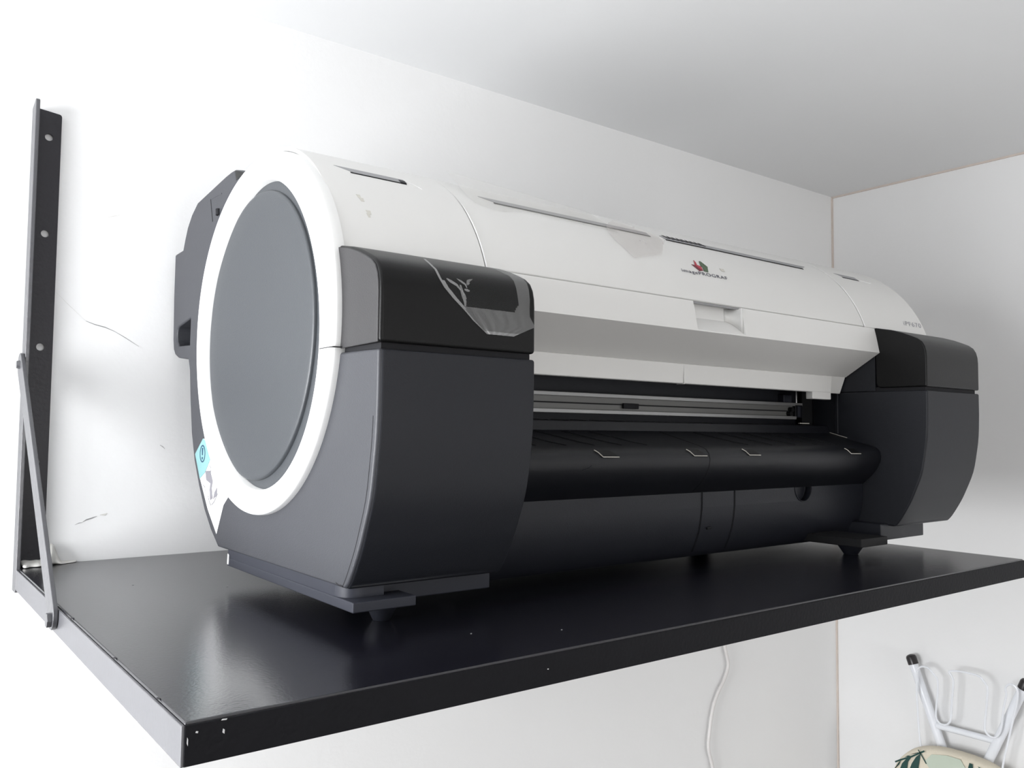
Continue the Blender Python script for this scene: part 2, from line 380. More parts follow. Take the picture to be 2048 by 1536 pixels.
# --- white top cover shells
def arcshell(x0, x1, d0, d1, r=RC, th=.004, n=64):
    b = Bm(); R = []
    for i in range(n+1):
        d = d0+(d1-d0)*i/n
        R.append([b.verts.new(cyl(x0, d, r)), b.verts.new(cyl(x1, d, r)), b.verts.new(cyl(x1, d, r-th)), b.verts.new(cyl(x0, d, r-th))])
    for i in range(n):
        for k in range(4): b.faces.new((R[i][k], R[i+1][k], R[i+1][(k+1) % 4], R[i][(k+1) % 4]))
    b.faces.new(R[0]); b.faces.new(R[-1][::-1]); return b
PO('end_cover', arcshell(X0+.0035, .3238, 19.0, 128), M_white, bevel=.0008, seg=2)
PO('top_cover', arcshell(.3252, .9890, 19.3, 128, RC-.0003), M_white, bevel=.0011, seg=2)
PO('end_cover', arcshell(.9903, X1-.0005, 19.0, 128), M_white, bevel=.0008, seg=2)
PO('cover_gap', arcshell(X0+.006, X1-.006, 18.6, 120, RC-.0032, .002), M_slot)
# right end plate closing the cylinder
b = Bm(); vs = [(CY-(RC-.005)*cos(radians(d)), CZ+(RC-.005)*sin(radians(d))) for d in range(19, 130, 3)]
prism(b, vs + [(.48, .33), (.19, .308)], X1-.0030, X1-.0008); PO('end_plate', b, M_white)
# vent slots along the top
def patch(x0, x1, d0, d1, r=RC+.0003, n=3, taper0=0, taper1=0, th=.0004):
    b = Bm(); R = []
    k0 = x0+taper0; k1 = x1-taper1
    for i in range(n+1):
        t = i/n; d = d0+(d1-d0)*t
        xa = x0 + (1-t)*taper0; xb = x1 - (1-t)*taper1
        R.append([b.verts.new(cyl(xa, d, r)), b.verts.new(cyl(xb, d, r)), b.verts.new(cyl(xb, d, r-th)), b.verts.new(cyl(xa, d, r-th))])
    for i in range(n):
        for k in range(4): b.faces.new((R[i][k], R[i+1][k], R[i+1][(k+1) % 4], R[i][(k+1) % 4]))
    b.faces.new(R[0]); b.faces.new(R[-1][::-1]); return b
for x0, x1, t0, t1 in ((.197, .271, .018, .001), (.3604, .612, .02, .001), (.636, .945, .004, .02), (1.0199, 1.0771, .015, .001)):
    s = PO('vent_slot', patch(x0, x1, 51.3, 54.2, taper0=t0, taper1=t1), M_slot, label='shallow grey slot in the white cover')
    PO('slot_shadow_gap', patch(x0+t0*.75, x1-t1*.8, 50.7, 51.35, r=RC+.0004, taper0=0), M_seam, parent=s)
PO('slot_plug', patch(.2640, .2705, 51.2, 53.0, r=RC+.0009), M_grey)
for i in range(9):
    x = .640+i*.0085
    b = Bm(); A = [cyl(x, 54.6, RC+.0006), cyl(x+.0035, 54.6, RC+.0006), cyl(x+.0105, 52.4, RC+.0006), cyl(x+.007, 52.4, RC+.0006)]
    slab(b, A, cyl(x, 53)-Vector((x, CY, CZ)), .0003); PO('vent_rib', b, M_seam)
# white tubes standing in for the highlight along the cover seams
for x in (.3247, .9896):
    b = Bm(); tube(b, [cyl(x+.0008, d, RC-.0003) for d in [19.3+k*1.2 for k in range(24)]], [.0009*min(1, (24-k)/9+.1) for k in range(24)], 8); PO('seam_highlight', b, M_ring)
b = Bm(); tube(b, [cyl(.2720+.0028*k, 52.6-.12*k*k, RC) for k in range(6)], [.0006]*6, 6); PO('seam_highlight', b, M_ring)
b = Bm(); tube(b, [cyl(1.0790+.006*k, 52.0-.25*k, RC) for k in range(6)], [.0006]*6, 6); PO('seam_highlight', b, M_ring)
# smudges
for (x, d, w) in ((.2060, 36.8, .0022), (.2085, 32.0, .0024), (.2075, 30.8, .0016), (.7060, 36.4, .004), (.2042, 38.1, .002)):
    PO('smudge', patch(x-w, x+w, d-.7, d+.7, r=RC+.00025, taper0=.001, th=.0002), M_dirt)

# --- front door with grip recess
door = [(.1853, .3078), (.1825, .2960), (.1778, .2722), (.2310, .2393), (.2480, .2393), (.2480, .3078)]
D = PO('front_door', prism(Bm(), door, XL+.0010, XI-.0008), M_white)
b = Bm(); prism(b, [(.160, .2735), (.1795, .2740), (.1960, .2905), (.1985, .3200), (.160, .3200)], .6195, .7080)
for v in b.verts: v.co = P2W(v.co)
# round the right end of the recess
cut = obj('cutter', b, M_white); cm = cut.modifiers.new('bv', 'BEVEL'); cm.width = .0001
boolean(D, cut)
md = D.modifiers.new('bevel', 'BEVEL'); md.width = .0016; md.segments = 3; md.limit_method = 'ANGLE'; md.angle_limit = radians(35); wn(D)
for p in D.data.polygons: p.use_smooth = True
for p in PL.data.polygons: p.use_smooth = True
# curved web at the right end of the grip recess
b = Bm(); fl = []
for k in range(9):
    a = k/8*pi/2; fl.append((.7078-.0185*(1-sin(a)), .0175*(1-cos(a))))
A = []
for (x, q) in fl:
    A.append((b.verts.new((x, .1985-q*.90+.0, .3060)), b.verts.new((x, .1965-q*.85, .2905-q*.85))))
for i in range(8): b.faces.new((A[i][0], A[i+1][0], A[i+1][1], A[i][1]))
w = PO('grip_web', b, M_white, parent=D); sm = w.modifiers.new('s', 'SOLIDIFY'); sm.thickness = .0015
# lip under the door with tab and end cap
lip = [(.2300, .2392), (.2330, .2392), (.2520, .2400), (.2520, .2180), (.2360, .2145), (.2320, .2150)]
LP = PO('door_lip', prism(Bm(), lip, XL+.001, .9760), M_white, bevel=.0012)
PO('lip_seam', box(Bm(), .6553, .6561, .2300, .2420, .2140, .2392), M_ring, parent=LP)
b = Bm(); prism(b, [(.2310, .2393), (.2520, .2393), (.2520, .2180), (.2400, .2150)], .9760, XI-.002); PO('lip_end', b, M_white, bevel=.0008, label='white end piece of the lip')
PO('lip_tab', box(Bm(), .9310, .9770, .2325, .2440, .2050, .2170), M_white, bevel=.0012)
for z in (.2195, .2265):
    b = Bm(); tube(b, [(.985, .2435, z), (1.0080, .2425, z)], .0021, 12); PO('hinge_pin', b, M_scr, label='bright steel pin')

# --- paper rails inside the opening
PO('rail', box(Bm(), XL-.005, .9850, .2850, .3300, .1965, .2012), M_alu, bevel=.0006, label='pale upper metal rail')
PO('rail_face', box(Bm(), XL-.005, .9820, .2900, .3300, .1810, .1966), M_aluF)
PO('belt', box(Bm(), XL-.005, .9700, .2885, .2900, .1880, .1895), M_seam, label='thin black belt')
PO('rail', box(Bm(), XL-.005, .9680, .2840, .3300, .1765, .1812), M_alu, bevel=.0006, label='pale lower metal rail')
PO('belt_clamp', box(Bm(), .6080, .6350, .2860, .2890, .1838, .1905), M_seam, bevel=.0008)
PO('pulley_bracket', box(Bm(), .9660, .9840, .2846, .2900, .1790, .1980), M_tray, bevel=.0006)
b = Bm(); box(b, .9690, .9760, .2830, .2846, .1806, .1960); PO('pulley_plate', b, M_base)
for x, z in ((.9540, .1850), (.9580, .1910)):
    b = Bm(); tube(b, [(x, .2835, z), (x, .2900, z)], .0036, 14); PO('pulley', b, M_dark)
b = Bm(); tube(b, [(.9700, .2860, .2012), (.9700, .2860, .2200)], .0013, 8); PO('guide_pin', b, M_scr)
PO('sensor_block', box(Bm(), .9450, .9650, .2900, .3000, .2012, .2130), M_base, bevel=.001)
PO('gear_plate', box(Bm(), .9860, 1.0130, .2870, .2900, .165, .235), M_dark)
b = Bm(); box(b, .955, .979, .2700, .2730, .1700, .1712); PO('tray_edge', b, M_edge)

# --- output guide tray
tray = [(.3000, .1690), (.2620, .1672), (.2585, .1560), (.2258, .1478), (.1950, .1398), (.1845, .1362), (.1795, .1310), (.1777, .1240), (.1795, .1150), (.1850, .1050), (.1925, .0960), (.2060, .0838), (.2300, .0830), (.3000, .0900)]
TR = PO('output_guide', prism(Bm(), tray, XL-.001, XI-.0006), M_tray, bevel=.0008, seg=2)
# split seam, ribs and clips
def tray_y(z):
    for (a, b_) in zip(tray[2:11], tray[3:12]):
        if a[1] >= z >= b_[1]: t = (a[1]-z)/(a[1]-b_[1]); return a[0]+(b_[0]-a[0])*t
def onguide(x, z, d=.0003): return (x, tray_y(z)-d, z+d*.7)
def strip(name, pts, w, m, parent, th=.0005, side=(1, 0, 0)):
    b = Bm(); L = []; s = Vector(side)*w/2
    for p in pts:
        p = Vector(p); L.append([b.verts.new(p-s), b.verts.new(p+s), b.verts.new(p+s+Vector((0, th, -th))), b.verts.new(p-s+Vector((0, th, -th)))])
    for i in range(len(L)-1):
        for k in range(4): b.faces.new((L[i][k], L[i][(k+1) % 4], L[i+1][(k+1) % 4], L[i+1][k]))
    b.faces.new(L[0]); b.faces.new(L[-1][::-1]); return PO(name, b, m, parent=parent)
strip('guide_seam', [onguide(.6400, z) for z in (.1555, .148, .1400, .1362, .131, .124, .115, .105, .096, .086)], .0012, M_dark, TR)
strip('guide_seam', [(.585, .2625, .1676), (.585, .2590, .1560)], .0014, M_dark, TR)
for i, x in enumerate([.36, .40, .44, .48, .52, .70, .75, .80, .85, .90]):
    strip('guide_rib', [onguide(x+.012*k, z, .0006) for k, z in enumerate((.1550, .1500, .1440, .1405))], .0016, M_dark, TR)
for i in range(8):
    x = .37+i*.030; strip('guide_slot', [(x, .285, .1690), (x+.006, .2630, .1677)], .0025, M_dark, TR)
for x0, x1 in ((.4660, .4930), (.6085, .6344), (.7090, .7345), (.9320, .9600)):
    b = Bm(); slab(b, [onguide(x0-.004, .1350, .0004), onguide(x1-.010, .1350, .0004), onguide(x1, .1285, .0004), onguide(x0+.004, .1285, .0004)], (0, -1, .4), .0006)
    c = PO('guide_clip', b, M_lid, parent=TR)
    b = Bm(); tube(b, [onguide(x0-.0045, .1352, .0010), onguide(x0-.001, .1325, .0012), onguide(x0+.004, .1278, .0012), onguide(x1, .1275, .0012)], .0005, 6)
    PO('clip_edge', b, M_edge, parent=TR, label='pale edge of a clip')
b = Bm(); tube(b, [onguide(.4434, .1152, .0004), onguide(.4500, .1165, .0004), onguide(.4545, .1196, .0004)], .0004, 6); PO('scratch', b, M_panel, parent=TR)
b = Bm(); tube(b, [(XI-.0010, .2580, .1575), (XI-.0010, .2420, .1530), (XI-.0010, .2300, .1500)], .0005, 6); PO('guide_edge', b, M_edge)

# --- lower front panel with strap and round notch
low = [(.2062, .0860), (.2064, .0660), (.2080, .0520), (.2108, .0380), (.2155, .0250), (.2217, .0120), (.2290, .0050), (.2600, .0040), (.2600, .0860)]
LO = PO('lower_panel', prism(Bm(), low, XL-.001, XI-.0004), M_panel, bevel=.001)
b = Bm(); tube(b, [(.8660, .18, .0840), (.8660, .2160, .0840)], .0190, 40)
for v in b.verts: v.co = P2W(v.co)
boolean(LO, obj('cutter', b, M_dark))
b = Bm(); tube(b, [(.8660+.0192*sin(a), .2058, .0840-.0192*cos(a)) for a in [(-90+10*k)*pi/180 for k in range(19)]], .0007, 6); PO('notch_rim', b, M_panel, parent=LO)
strap = [(p[0]-.0012, p[1]) for p in low[:6]]
for xa in (.6584, .7200):
    strip('panel_seam', [(xa, p[0]-.0003, p[1]) for p in low[:6]], .0010, M_dark, LO)
    strip('panel_rib', [(xa+.0014, p[0]-.0010, p[1]) for p in low[:6]], .0012, M_grey, LO)
b = Bm(); tube(b, [(.6720, .2095, .0400), (.6790, .2095, .0405)], .0015, 8); PO('latch_hole', b, M_dark, parent=LO)

# --- base: chassis, blocks, feet
b = Bm(); prism(b, fillet([(X0+.012, .190), (X0+.001, .1700), (X0+.001, .4330), (X1-.05, .4330), (X1-.05, .190)][::-1], (), .01), .0165, .0280, ax=2)
b.free()
b = Bm(); op = fillet([(X0+.0008, .4340), (X0+.0008, .1620), (.2080, .1620), (.2090, .1850), (XL, .1850), (XL, .4340)], (1,), .020, 8)
prism(b, op, .0180, .0300, ax=2); PO('base_band', b, M_base, bevel=.0008)
PO('base_plate', box(Bm(), X0+.0004, .2290, .1460, .4345, .0102, .0185), M_base, bevel=.0010)
b = Bm(); slab(b, [(X0+.0004, .4328, .0120), (X0+.0004, .4290, .0120), (X0+.0004, .4280, .0220), (X0+.0004, .4320, .0230)], (-1, 0, 0), .0006); PO('base_hook', b, M_chip, label='small white mark at the rear of the base')
PO('base_block', box(Bm(), .2137, XL, .1740, .2600, .0105, .0300), M_base, bevel=.0012)
PO('base_block', box(Bm(), .9960, 1.1150, .1700, .2600, .0070, .0300), M_panel, bevel=.0012)
PO('base_plate', box(Bm(), .8940, .9590, .1400, .2400, .0080, .0190), M_dark, bevel=.0010)
PO('chassis_floor', box(Bm(), X0+.02, X1-.06, .2400, .4400, .0140, .0300), M_dark)
for (x, y) in ((.2030, .1570), (.8855, .1500), (.3000, .3900), (.8855, .4000)):
    w = P2W((x, y, 0)); zt = P2W((0, 0, .0104 if x < .5 else .0090)).z
    if y < .3: w = Vector((x, y, 0))
    b = Bm()
    k = 1 if x < .5 else 1.25
    tube(b, [(w.x, w.y, 0.0001), (w.x, w.y, .0016), (w.x, w.y, zt*.9), (w.x, w.y, zt+.002)], [.0070*k, .0078*k, .0145*k, .0150*k], 28)
    obj('foot', b, M_panel, pr)

# --- ring and disc on the left end
OUTER = [.17892, .00774, .00099, .00166, -.00106, -.00042, .00099, -.00038, -.00034]      # radius of the ring's outline as a short harmonic series
INNER = [.14868, .01347, -.00235, .00084, -.00262, -.00355, -.00159, .00087, -.0002]
def per(c, n=160):
    out = []
    for i in range(n):
        a = -180+360*i/n; t = radians(a)
        out.append((a, c[0] + sum(c[2*k-1]*cos(k*t) + c[2*k]*sin(k*t) for k in range(1, 5))))
    return out
def loop(b, x, prof, off=0):
    return [b.verts.new((x, CY-(r+off)*cos(radians(a)), CZ+(r+off)*sin(radians(a)))) for a, r in prof]
def loft(b, Ls):
    for A, B in zip(Ls[:-1], Ls[1:]):
        n = len(A)
        for i in range(n): b.faces.new((A[i], A[(i+1) % n], B[(i+1) % n], B[i]))
po, pi_ = per(OUTER), per(INNER)
b = Bm(); XF = .1625
Ls = [loop(b, .1765, po, -.003), loop(b, .1765, po, .0), loop(b, .1712, po, .0006), loop(b, .1668, po, .0002)]
for k in range(1, 7):
    a = k/6*pi/2; Ls.append(loop(b, .1668-(.1668-XF)*sin(a), po, .0002-.0052*(1-cos(a))))
Ls += [loop(b, XF, pi_, .0016), loop(b, XF+.0005, pi_, .0004), loop(b, XF+.0020, pi_, 0), loop(b, .1765, pi_, -.0005)]
loft(b, Ls); loft(b, [Ls[-1], Ls[0]])
RG = PO('side_ring', b, M_ring, label='white ring framing the round side disc', angle=50)
b = Bm(); L1 = loop(b, .1700, pi_, .004); b.faces.new(L1); L2 = loop(b, .1712, pi_, .004); b.faces.new(L2[::-1]); loft(b, [L1, L2]); PO('ring_recess', b, M_disc)
# raised disc, slightly offset towards the back
def disc_loop(b, x, s):
    return [b.verts.new((x, .3600-.1390*s*cos(a), .2470+.1440*s*sin(a))) for a in [2*pi*k/128 for k in range(128)]]
b = Bm(); Ls = [disc_loop(b, .1715, 1.0), disc_loop(b, .1684, .9985), disc_loop(b, .1673, .994), disc_loop(b, .1667, .986), disc_loop(b, .1664, .965), disc_loop(b, .1663, .80), disc_loop(b, .1662, .5), disc_loop(b, .1662, .2)]
loft(b, Ls); b.faces.new(Ls[-1]); b.faces.new(Ls[0][::-1])
PO('side_disc', b, M_disc, angle=60, label='flat slate grey disc inside the ring')
# joint line of the ring
b = Bm(); box(b, XF-.0004, .1722, CY-.1895, CY-.1632, .2214, .2221); PO('ring_joint', b, M_dark, parent=RG)

# --- lever housing lines
for pts, w in (([(.5239, .4206), (.5040, .4200), (.4856, .4187)], .0016), ([(.5239, .4206), (.5190, .406), (.5142, .3922)], .0018)):
    PO('panel_seam', ribbon(pts, w, X0+.0002), M_seam if w > .0017 else M_side)
b = Bm(); tube(b, [(X0-.0004, .4944, .4025), (X0-.0004, .4936, .3955)], .0030, 12); PO('screw_hole', b, M_seam)

# --- sticker on the side
def flat(name, pts, m, x, parent=None, th=.0003, label=None):
    b = Bm(); slab(b, [(x, p[0], p[1]) for p in pts], (-1, 0, 0), th); return PO(name, b, m, parent=parent, label=label)
ST = flat('instruction_sticker', [(.5226, .1425), (.5500, .1240), (.5300, .0965), (.5000, .0640), (.4685, .0397), (.4488, .0724), (.4300, .0850), (.4300, .1300)], M_stick, X0-.0001, label='white and aqua instruction sticker at the lower back of the side')
flat('aqua_band', [(.5226, .1425), (.5500, .1240), (.5300, .0965), (.5125, .1040), (.4960, .1190), (.4850, .1300)], M_cyan, X0-.0005, ST)
b = Bm(); slab(b, [(X0-.0001, .4425, .4345), (X0-.0001, .4098, .4246), (X0-.0001, .4385, .4229)], (-1, 0, 0), .0003); PO('shaded_facet', b, M_lid, label='dark facet behind the ring, its shade painted on')  # flat dark patch painting the shade of the plate's front-facing facet
c = [(.5222+.0088*cos(a), .1252+.0088*sin(a)*1.05) for a in [2*pi*k/24 for k in range(25)]]
PO('warning_circle', ribbon(c, .0016, X0-.0009, .0002), M_blue, parent=ST)
flat('warning_bar', [(.5205, .1318), (.5245, .1318), (.5235, .1235), (.5213, .1235)], M_blue, X0-.0009, ST)
flat('warning_dot', [(.5212, .1215), (.5238, .1215), (.5238, .1188), (.5212, .1188)], M_blue, X0-.0009, ST)
flat('line_drawing', [(.5110, .1060), (.4950, .1070), (.4850, .0960), (.4880, .0880), (.4840, .0770), (.4915, .0745), (.4945, .0860), (.4925, .0930), (.5070, .0960)], M_ink, X0-.0005, ST)
flat('line_drawing', [(.4780, .0840), (.4700, .0900), (.4690, .0820), (.4820, .0760)], M_ink, X0-.0005, ST)
for pts in ([(.5180, .0900), (.5110, .0880), (.5100, .0830)], [(.4990, .0790), (.4940, .0720), (.4880, .0690)], [(.4860, .0700), (.4780, .0740), (.4680, .0830)], [(.4970, .1130), (.4920, .1100), (.4930, .1050)]):
    PO('drawing_line', ribbon(pts, .0009, X0-.0006, .0002), M_ink, parent=ST)

# --- logo and lettering on the curved cover
def cylpoly(name, pts, m, lift=.0004, parent=None):
    b = Bm(); A = [b.verts.new(cyl(x, d, RC+lift)) for x, d in pts]; B = [b.verts.new(cyl(x, d, RC+lift-.0004)) for x, d in pts]
    b.faces.new(A); b.faces.new(B[::-1]); k = len(pts)
    for i in range(k): b.faces.new((A[i], A[(i+1) % k], B[(i+1) % k], B[i]))
    return PO(name, b, m, parent=parent)
cylpoly('logo_mark', [(.6477, 36.25), (.6535, 36.15), (.6600, 36.0), (.6640, 33.9), (.6565, 33.24)], M_dred)
cylpoly('logo_mark', [(.6577, 39.01), (.6591, 37.94), (.6582, 36.4), (.6644, 35.97), (.6634, 33.91), (.6585, 34.6), (.6538, 36.2), (.6561, 37.59)], M_red, .0006)
cylpoly('logo_mark', [(.6676, 38.98), (.6708, 39.17), (.6779, 36.54), (.6725, 33.42), (.6650, 33.7), (.6669, 35.77), (.6646, 36.33)], M_green, .0005)
def lettering(txt, x0, width, deg0, height, m, name, shear=0):
    cu = bpy.data.curves.new(name, 'FONT'); cu.body = txt; cu.size = 1; cu.extrude = .01; cu.space_character = 1.15; cu.offset = -.004; cu.shear = shear
    t = bpy.data.objects.new(name, cu); COL.objects.link(t); bpy.context.view_layer.update()
    me = bpy.data.meshes.new_from_object(t.evaluated_get(bpy.context.evaluated_depsgraph_get())); bpy.data.objects.remove(t)
    bb = Bm(); bb.from_mesh(me); xs = [v.co.x for v in bb.verts]; x_lo, x_hi = min(xs), max(xs)
    for v in bb.verts:
        u = (v.co.x-x_lo)/(x_hi-x_lo); h = v.co.y/.72*height; dz = v.co.z
        v.co = cyl(x0+u*width, deg0+math.degrees(h/RC), RC+.0003+dz*.01)
    PO(name, bb, m, smooth=False)
lettering('imagePROGRAF', .6215, .0845, 31.35, .0052, M_txt, 'name_lettering')
lettering('iPF670', 1.1085, .0540, 23.2, .0082, M_txt2, 'model_lettering', .2)

# ------------------------------------------------------------------ film and tape stuck on the printer
# surface of the near ink cover as a path (y, z) from the roof of the cover down its front
path = [(CY-(RC+.0006)*cos(radians(d)), CZ+(RC+.0006)*sin(radians(d))) for d in (21.5, 20.5, 19.5)] + [(.1838, .3093), (.1700, .3064), (.1620, .3047), (.1450, .2992), (.1320, .2938), (.1235, .2898), (.1165, .2846), (.1127, .2778), (.1108, .2700), (.1101, .2620), (.1101, .2540), (.1098, .2450), (.1094, .2350)]
rows = []       # left and right limits of the film on every path row
lim = [(.257, .346), (.2575, .350), (.2580, .353), (.2560, .352), (.2450, .350), (.2360, .345), (.2290, .335), (.2245, .326), (.2225, .319), (.2232, .3185), (.2246, .3180), (.2290, .3175), (.2370, .3170), (.2470, .3172), (.2570, .3230), (.2707, .2990)]
def film(name, nrow, fl, m, lift=.0):
    b = Bm(); G = []
    NS = 40
    fine = []
    for i in range(len(path)-1):
        for k in range(4):
            t = k/4; fine.append(i+t)
    fine.append(len(path)-1)
    for f in fine:
        i = min(int(f), len(path)-2); t = f-i
        y = path[i][0]*(1-t)+path[i+1][0]*t; z = path[i][1]*(1-t)+path[i+1][1]*t
        a = lim[i][0]*(1-t)+lim[i+1][0]*t; c = min(lim[i][1]*(1-t)+lim[i+1][1]*t, .3238 if f > 3.5 else 1)
        G.append([b.verts.new((a+(c-a)*k/NS, y-lift-.0006*(.5+.5*sin(k*.9+f))*(1 if f > 11 else 0), z)) for k in range(NS+1)])
    for j in range(len(G)-1):
        for k in range(NS):
            f = b.faces.new((G[j][k], G[j][k+1], G[j+1][k+1], G[j+1][k]))
            fr = j/(len(G)-1)
            xm = (G[j][k].co.x+G[j][k+1].co.x)/2
            if j > 20 and (max(0, xm-.2960)/.009)**2 + (max(0, fr-.76)/.08)**2 > 1: f.material_index = 1
            if j > 24 and k < 1: f.material_index = 2
            if j > 40 and k < 2 and j < 52: f.material_index = 2
            if j == len(G)-2: f.material_index = 2
    o = obj(name, b, m, None, pr=True); return o
FM = tag(film('protective_film', 0, 0, [M_film, M_filmH, M_filmE]), 'clear protective film peeling off the near black ink cover', 'film')
# smear marks under the film
FX = [(.2327, .2778), (.2435, .2721), (.2450, .2752), (.2486, .2620), (.2527, .2533)]
def smear(pts, w, y=.1092):
    b = Bm(); L = []
    for i, (x, z) in enumerate(pts):
        t = Vector(pts[min(i+1, len(pts)-1)])-Vector(pts[max(i-1, 0)]); t.normalize(); ww = w*(.5 if i in (0, len(pts)-1) else random.uniform(.8, 1.3))
        yy = y + (.0 if z < .268 else (z-.268)**2*40)
        L.append((b.verts.new((x-t.y*ww/2, yy, z+t.x*ww/2)), b.verts.new((x+t.y*ww/2, yy, z-t.x*ww/2))))
    for i in range(len(L)-1): b.faces.new((L[i][0], L[i+1][0], L[i+1][1], L[i][1]))
    obj('air_bubble', b, M_filmH2, FM, pr=True)
M_filmH2 = film_mat('film_bubble', .17, .04)
smear([(.2327, .2778), (.2360, .2755), (.2410, .2728), (.2440, .2690)], .0022)
smear([(.2445, .2735), (.2450, .2690), (.2462, .2650), (.2486, .2600), (.2490, .2560)], .0030)
smear([(.2455, .2690), (.2480, .2650), (.2497, .2620)], .0016)
smear([(.2434, .2790), (.2470, .2765), (.2499, .2745), (.2505, .2715)], .0014)
smear([(.2514, .2745), (.2535, .2770), (.2560, .2785), (.2600, .2800)], .0034)
smear([(.2480, .2700), (.2505, .2695), (.2530, .2692)], .0024)
# tape strips on the top cover
def tape(name, pts, m, label):
    # pts: grid rows of (x, angle, radius offset)
    b = Bm(); G = []
    for row in pts: G.append([b.verts.new(cyl(x, d, RC+.0007+o)) for x, d, o in row])
    for i in range(len(G)-1):
        for k in range(len(G[0])-1): b.faces.new((G[i][k], G[i][k+1], G[i+1][k+1], G[i+1][k]))
    return tag(obj(name, b, m, None, pr=True), label, 'tape', 'adhesive tape strips on the printer lid')
R1 = []
for i in range(13):
    t = i/12; x = .345+t*.205
    lo = 50.5-5*math.exp(-((t-.12)/.15)**2) - 3*t
    R1.append([(x-.012*(k/5), lo+(62-lo)*k/5 if k < 5 else 63, (k/5)**2*(.010*(1-t)+.002)) for k in range(6)])
tape('adhesive_tape', R1, M_tape, 'long clear tape strip lying over the left slot of the white lid')
R2 = []
A0, A1, B0, B1 = (.5444, 33.5), (.6000, 38.5), (.5700, 60.0), (.6330, 50.5)
for i in range(7):
    t = i/6
    a = Vector(A0).lerp(Vector(B0), t); c = Vector(A1).lerp(Vector(B1), t)
    bend = -.028*sin(pi*t)
    R2.append([(a.x+(c.x-a.x)*k/5+bend*(1-k/5), a.y+(c.y-a.y)*k/5, .0006+.0012*sin(pi*k/5)*t) for k in range(6)])
tape('adhesive_tape', R2, M_tapeP, 'short crumpled clear tape piece hanging from the middle slot of the white lid')

# ------------------------------------------------------------------ power cable under the shelf
cp = [(.95, .60, -.040), (1.06, .606, -.060), (1.16, .612, -.140), (1.2030, .614, -.215), (1.2146, .614, -.2637), (1.2235, .614, -.2967), (1.2111, .614, -.3234), (1.1930, .614, -.3441), (1.1765, .614, -.3740), (1.1660, .614, -.4187), (1.1644, .614, -.4463), (1.1759, .614, -.4824), (1.19, .614, -.56), (1.18, .614, -.8), (1.2, .612, -1.2), (1.2, .60, -1.70), (1.22, .55, -1.7468), (1.30, .45, -1.7468)]
b = Bm(); tube(b, spline(cp, 8), .0030, 12)
tag(obj('power_cable', b, M_cable), 'pale grey cable hanging in a wavy line down the wall below the shelf', 'cable')

# ------------------------------------------------------------------ folded stool hung on the right wall
st = empty('folding_stool', (1.575, .33, -.75), 'white tubular folding stool with leaf print cushion, hung upside down by the right wall', 'stool')
def tb(name, pts, r, m, n=16, parent=st, **k): return obj(name, tube(Bm(), pts, r, n), m, parent, **k)
lg1 = tb('leg', [(1.592, .4368, -.3100), (1.592, .3790, -.4670), (1.592, .325, -.60), (1.590, .27, -.73)], .0088, M_tube)
lg2 = tb('leg', [(1.590, .2262, -.3090), (1.590, .2938, -.4663), (1.590, .35, -.60), (1.590, .40, -.73)], .0088, M_tube)
for (q, d, lg) in ((Vector((1.592, .4368, -.3100)), Vector((0, .345, .938)), lg1), (Vector((1.590, .2262, -.3090)), Vector((0, -.395, .918)), lg2)):
    L = [q-d*.004, q-d*.004, q+d*.010, q+d*.0135, q+d*.0155, q+d*.0162]; b = Bm(); tube(b, [L[0]+d*.0001*i if i == 0 else L[i]+(d*.0002 if i == 1 else d*0) for i in range(6)], [.0090, .0102, .0102, .0086, .0050, .0010], 20)
    obj('rubber_cap', b, M_cap, lg, label='black rubber leg cap')
tb('crossbar', [(1.590, .3885, -.4235), (1.590, .2800, -.4220)], .0062, M_tube)
wire = [(.4121, -.4634), (.4154, -.43), (.4176, -.3827), (.4185, -.3445), (.4175, -.3211), (.4114, -.3111), (.4025, -.3078), (.3928, -.3098), (.3814, -.3205), (.3762, -.3288), (.3766, -.3534), (.3804, -.3921), (.3791, -.4049), (.3735, -.4109), (.365, -.4119), (.3565, -.4072), (.3516, -.3956), (.3492, -.3652), (.3462, -.3347), (.3459, -.3216), (.3491, -.3131), (.3527, -.3064), (.3378, -.3021), (.3123, -.3009), (.2963, -.3027), (.2877, -.3116), (.2823, -.3211), (.284, -.3486), (.2884, -.3894), (.2877, -.4018), (.2809, -.4089), (.2714, -.4094), (.2635, -.4004), (.259, -.3849), (.254, -.3498), (.2493, -.3273), (.2498, -.3115), (.2395, -.3037), (.2305, -.3104), (.231, -.3316), (.2375, -.3631), (.2477, -.41), (.2579, -.4571), (.2600, -.49)]
pts = [(1.570, .408, -.50)] + [(1.570, y, z) for y, z in wire]
tb('wire_rack', spline(pts, 5), .0019, M_tube, 8, label='thin white bent wire loops between the legs')
# cushion
sc_, sz_ = (.330, -.590), (.1385, .1385)
def seat_loop(b, x, s, n=72):
    L = []
    for k in range(n):
        a = 2*pi*k/n; e = 2/2.6
        cy_, cz_ = cos(a), sin(a)
        L.append(b.verts.new((x, sc_[0]+sz_[0]*s*math.copysign(abs(cy_)**e, cy_), sc_[1]+sz_[1]*s*math.copysign(abs(cz_)**e, cz_))))
    return L
b = Bm(); Ls = [seat_loop(b, 1.578, .95), seat_loop(b, 1.574, .985), seat_loop(b, 1.564, 1.0), seat_loop(b, 1.550, .99), seat_loop(b, 1.543, .965), seat_loop(b, 1.540, .92), seat_loop(b, 1.539, .6), seat_loop(b, 1.5385, .2)]
loft(b, Ls); b.faces.new(Ls[0][::-1]); b.faces.new(Ls[-1])
CU = obj('cushion', b, M_cush, st, label='cream cushion printed with green leaves', angle=60)
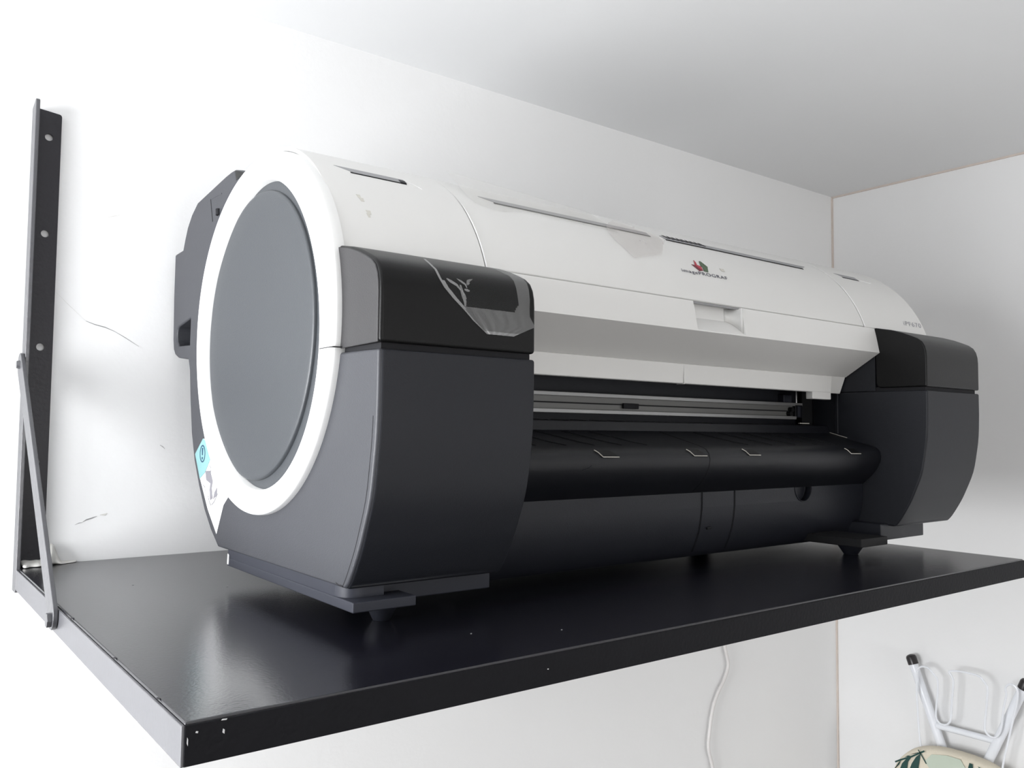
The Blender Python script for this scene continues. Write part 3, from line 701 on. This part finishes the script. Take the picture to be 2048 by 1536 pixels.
def leaf(pts, m, lift):
    def clampin(y, z):
        u, v = (y-sc_[0])/sz_[0], (z-sc_[1])/sz_[1]; q = (abs(u)**2.6+abs(v)**2.6)**(1/2.6)
        return (y, z) if q < .955 else (sc_[0]+(y-sc_[0])/q*.955, sc_[1]+(z-sc_[1])/q*.955)
    b = Bm(); slab(b, [(1.5386-lift+.0018*0, *clampin(y, z)) for y, z in pts], (-1, 0, 0), .0003); obj('leaf_print', b, m, CU)
leaf([(.3468, -.4516), (.3196, -.4534), (.3110, -.4709), (.31, -.53), (.37, -.53), (.3793, -.4923), (.3886, -.4818), (.3750, -.4647)], M_pale, .0004)
for L in ([(.4134, -.4593), (.4046, -.4624), (.3941, -.4658), (.3990, -.4692), (.4077, -.4708), (.4254, -.4714)], [(.4284, -.4741), (.4196, -.4800), (.4137, -.4805), (.4256, -.4845), (.4355, -.4791)],
          [(.4430, -.4860), (.4337, -.4915), (.4457, -.4927)], [(.4498, -.4940), (.4357, -.4934), (.4400, -.5039), (.4500, -.5158), (.4600, -.5200), (.4561, -.5064)],
          [(.4150, -.4825), (.4218, -.4930), (.4240, -.5095), (.4380, -.5107), (.4338, -.4995), (.4250, -.4880)], [(.3960, -.4692), (.3985, -.4841), (.4020, -.5057), (.4180, -.5044), (.4139, -.4934), (.4050, -.4780)],
          [(.3030, -.4570), (.2966, -.4560), (.2970, -.4700), (.3075, -.4750)], [(.2872, -.4560), (.2827, -.4558), (.2740, -.4680), (.2820, -.4660)], [(.352, -.545), (.35, -.60), (.372, -.575)], [(.38, -.55), (.40, -.60), (.408, -.565)], [(.27, -.52), (.30, -.56), (.268, -.60), (.25, -.56)], [(.24, -.62), (.29, -.65), (.25, -.69)], [(.36, -.64), (.42, -.66), (.38, -.70)]):
    leaf(L, M_leaf, .0012)
for L, w in (([(.4480, -.5010), (.4377, -.4941), (.4137, -.4801), (.3960, -.4673), (.3880, -.4620)], .0030), ([(.4005, -.4630), (.3970, -.4676), (.3848, -.4853)], .0022), ([(.380, -.493), (.36, -.54), (.35, -.60)], .002)):
    b = Bm(); V = []
    for i, p in enumerate(L):
        t = Vector(L[min(i+1, len(L)-1)])-Vector(L[max(i-1, 0)]); t.normalize()
        V.append((b.verts.new((1.5370, p[0]-t.y*w/2, p[1]+t.x*w/2)), b.verts.new((1.5370, p[0]+t.y*w/2, p[1]-t.x*w/2))))
    for i in range(len(V)-1): b.faces.new((V[i][0], V[i+1][0], V[i+1][1], V[i][1]))
    obj('leaf_print', b, M_leaf, CU)
# hook that carries the stool on the wall
b = Bm(); tube(b, [(1.6135, .352, -.520), (1.600, .352, -.520), (1.583, .352, -.520), (1.5795, .352, -.517), (1.5795, .352, -.509)], .0028, 10)
tag(obj('wall_hook', b, M_tube), 'small white hook on the right wall behind the stool cushion', 'hook')
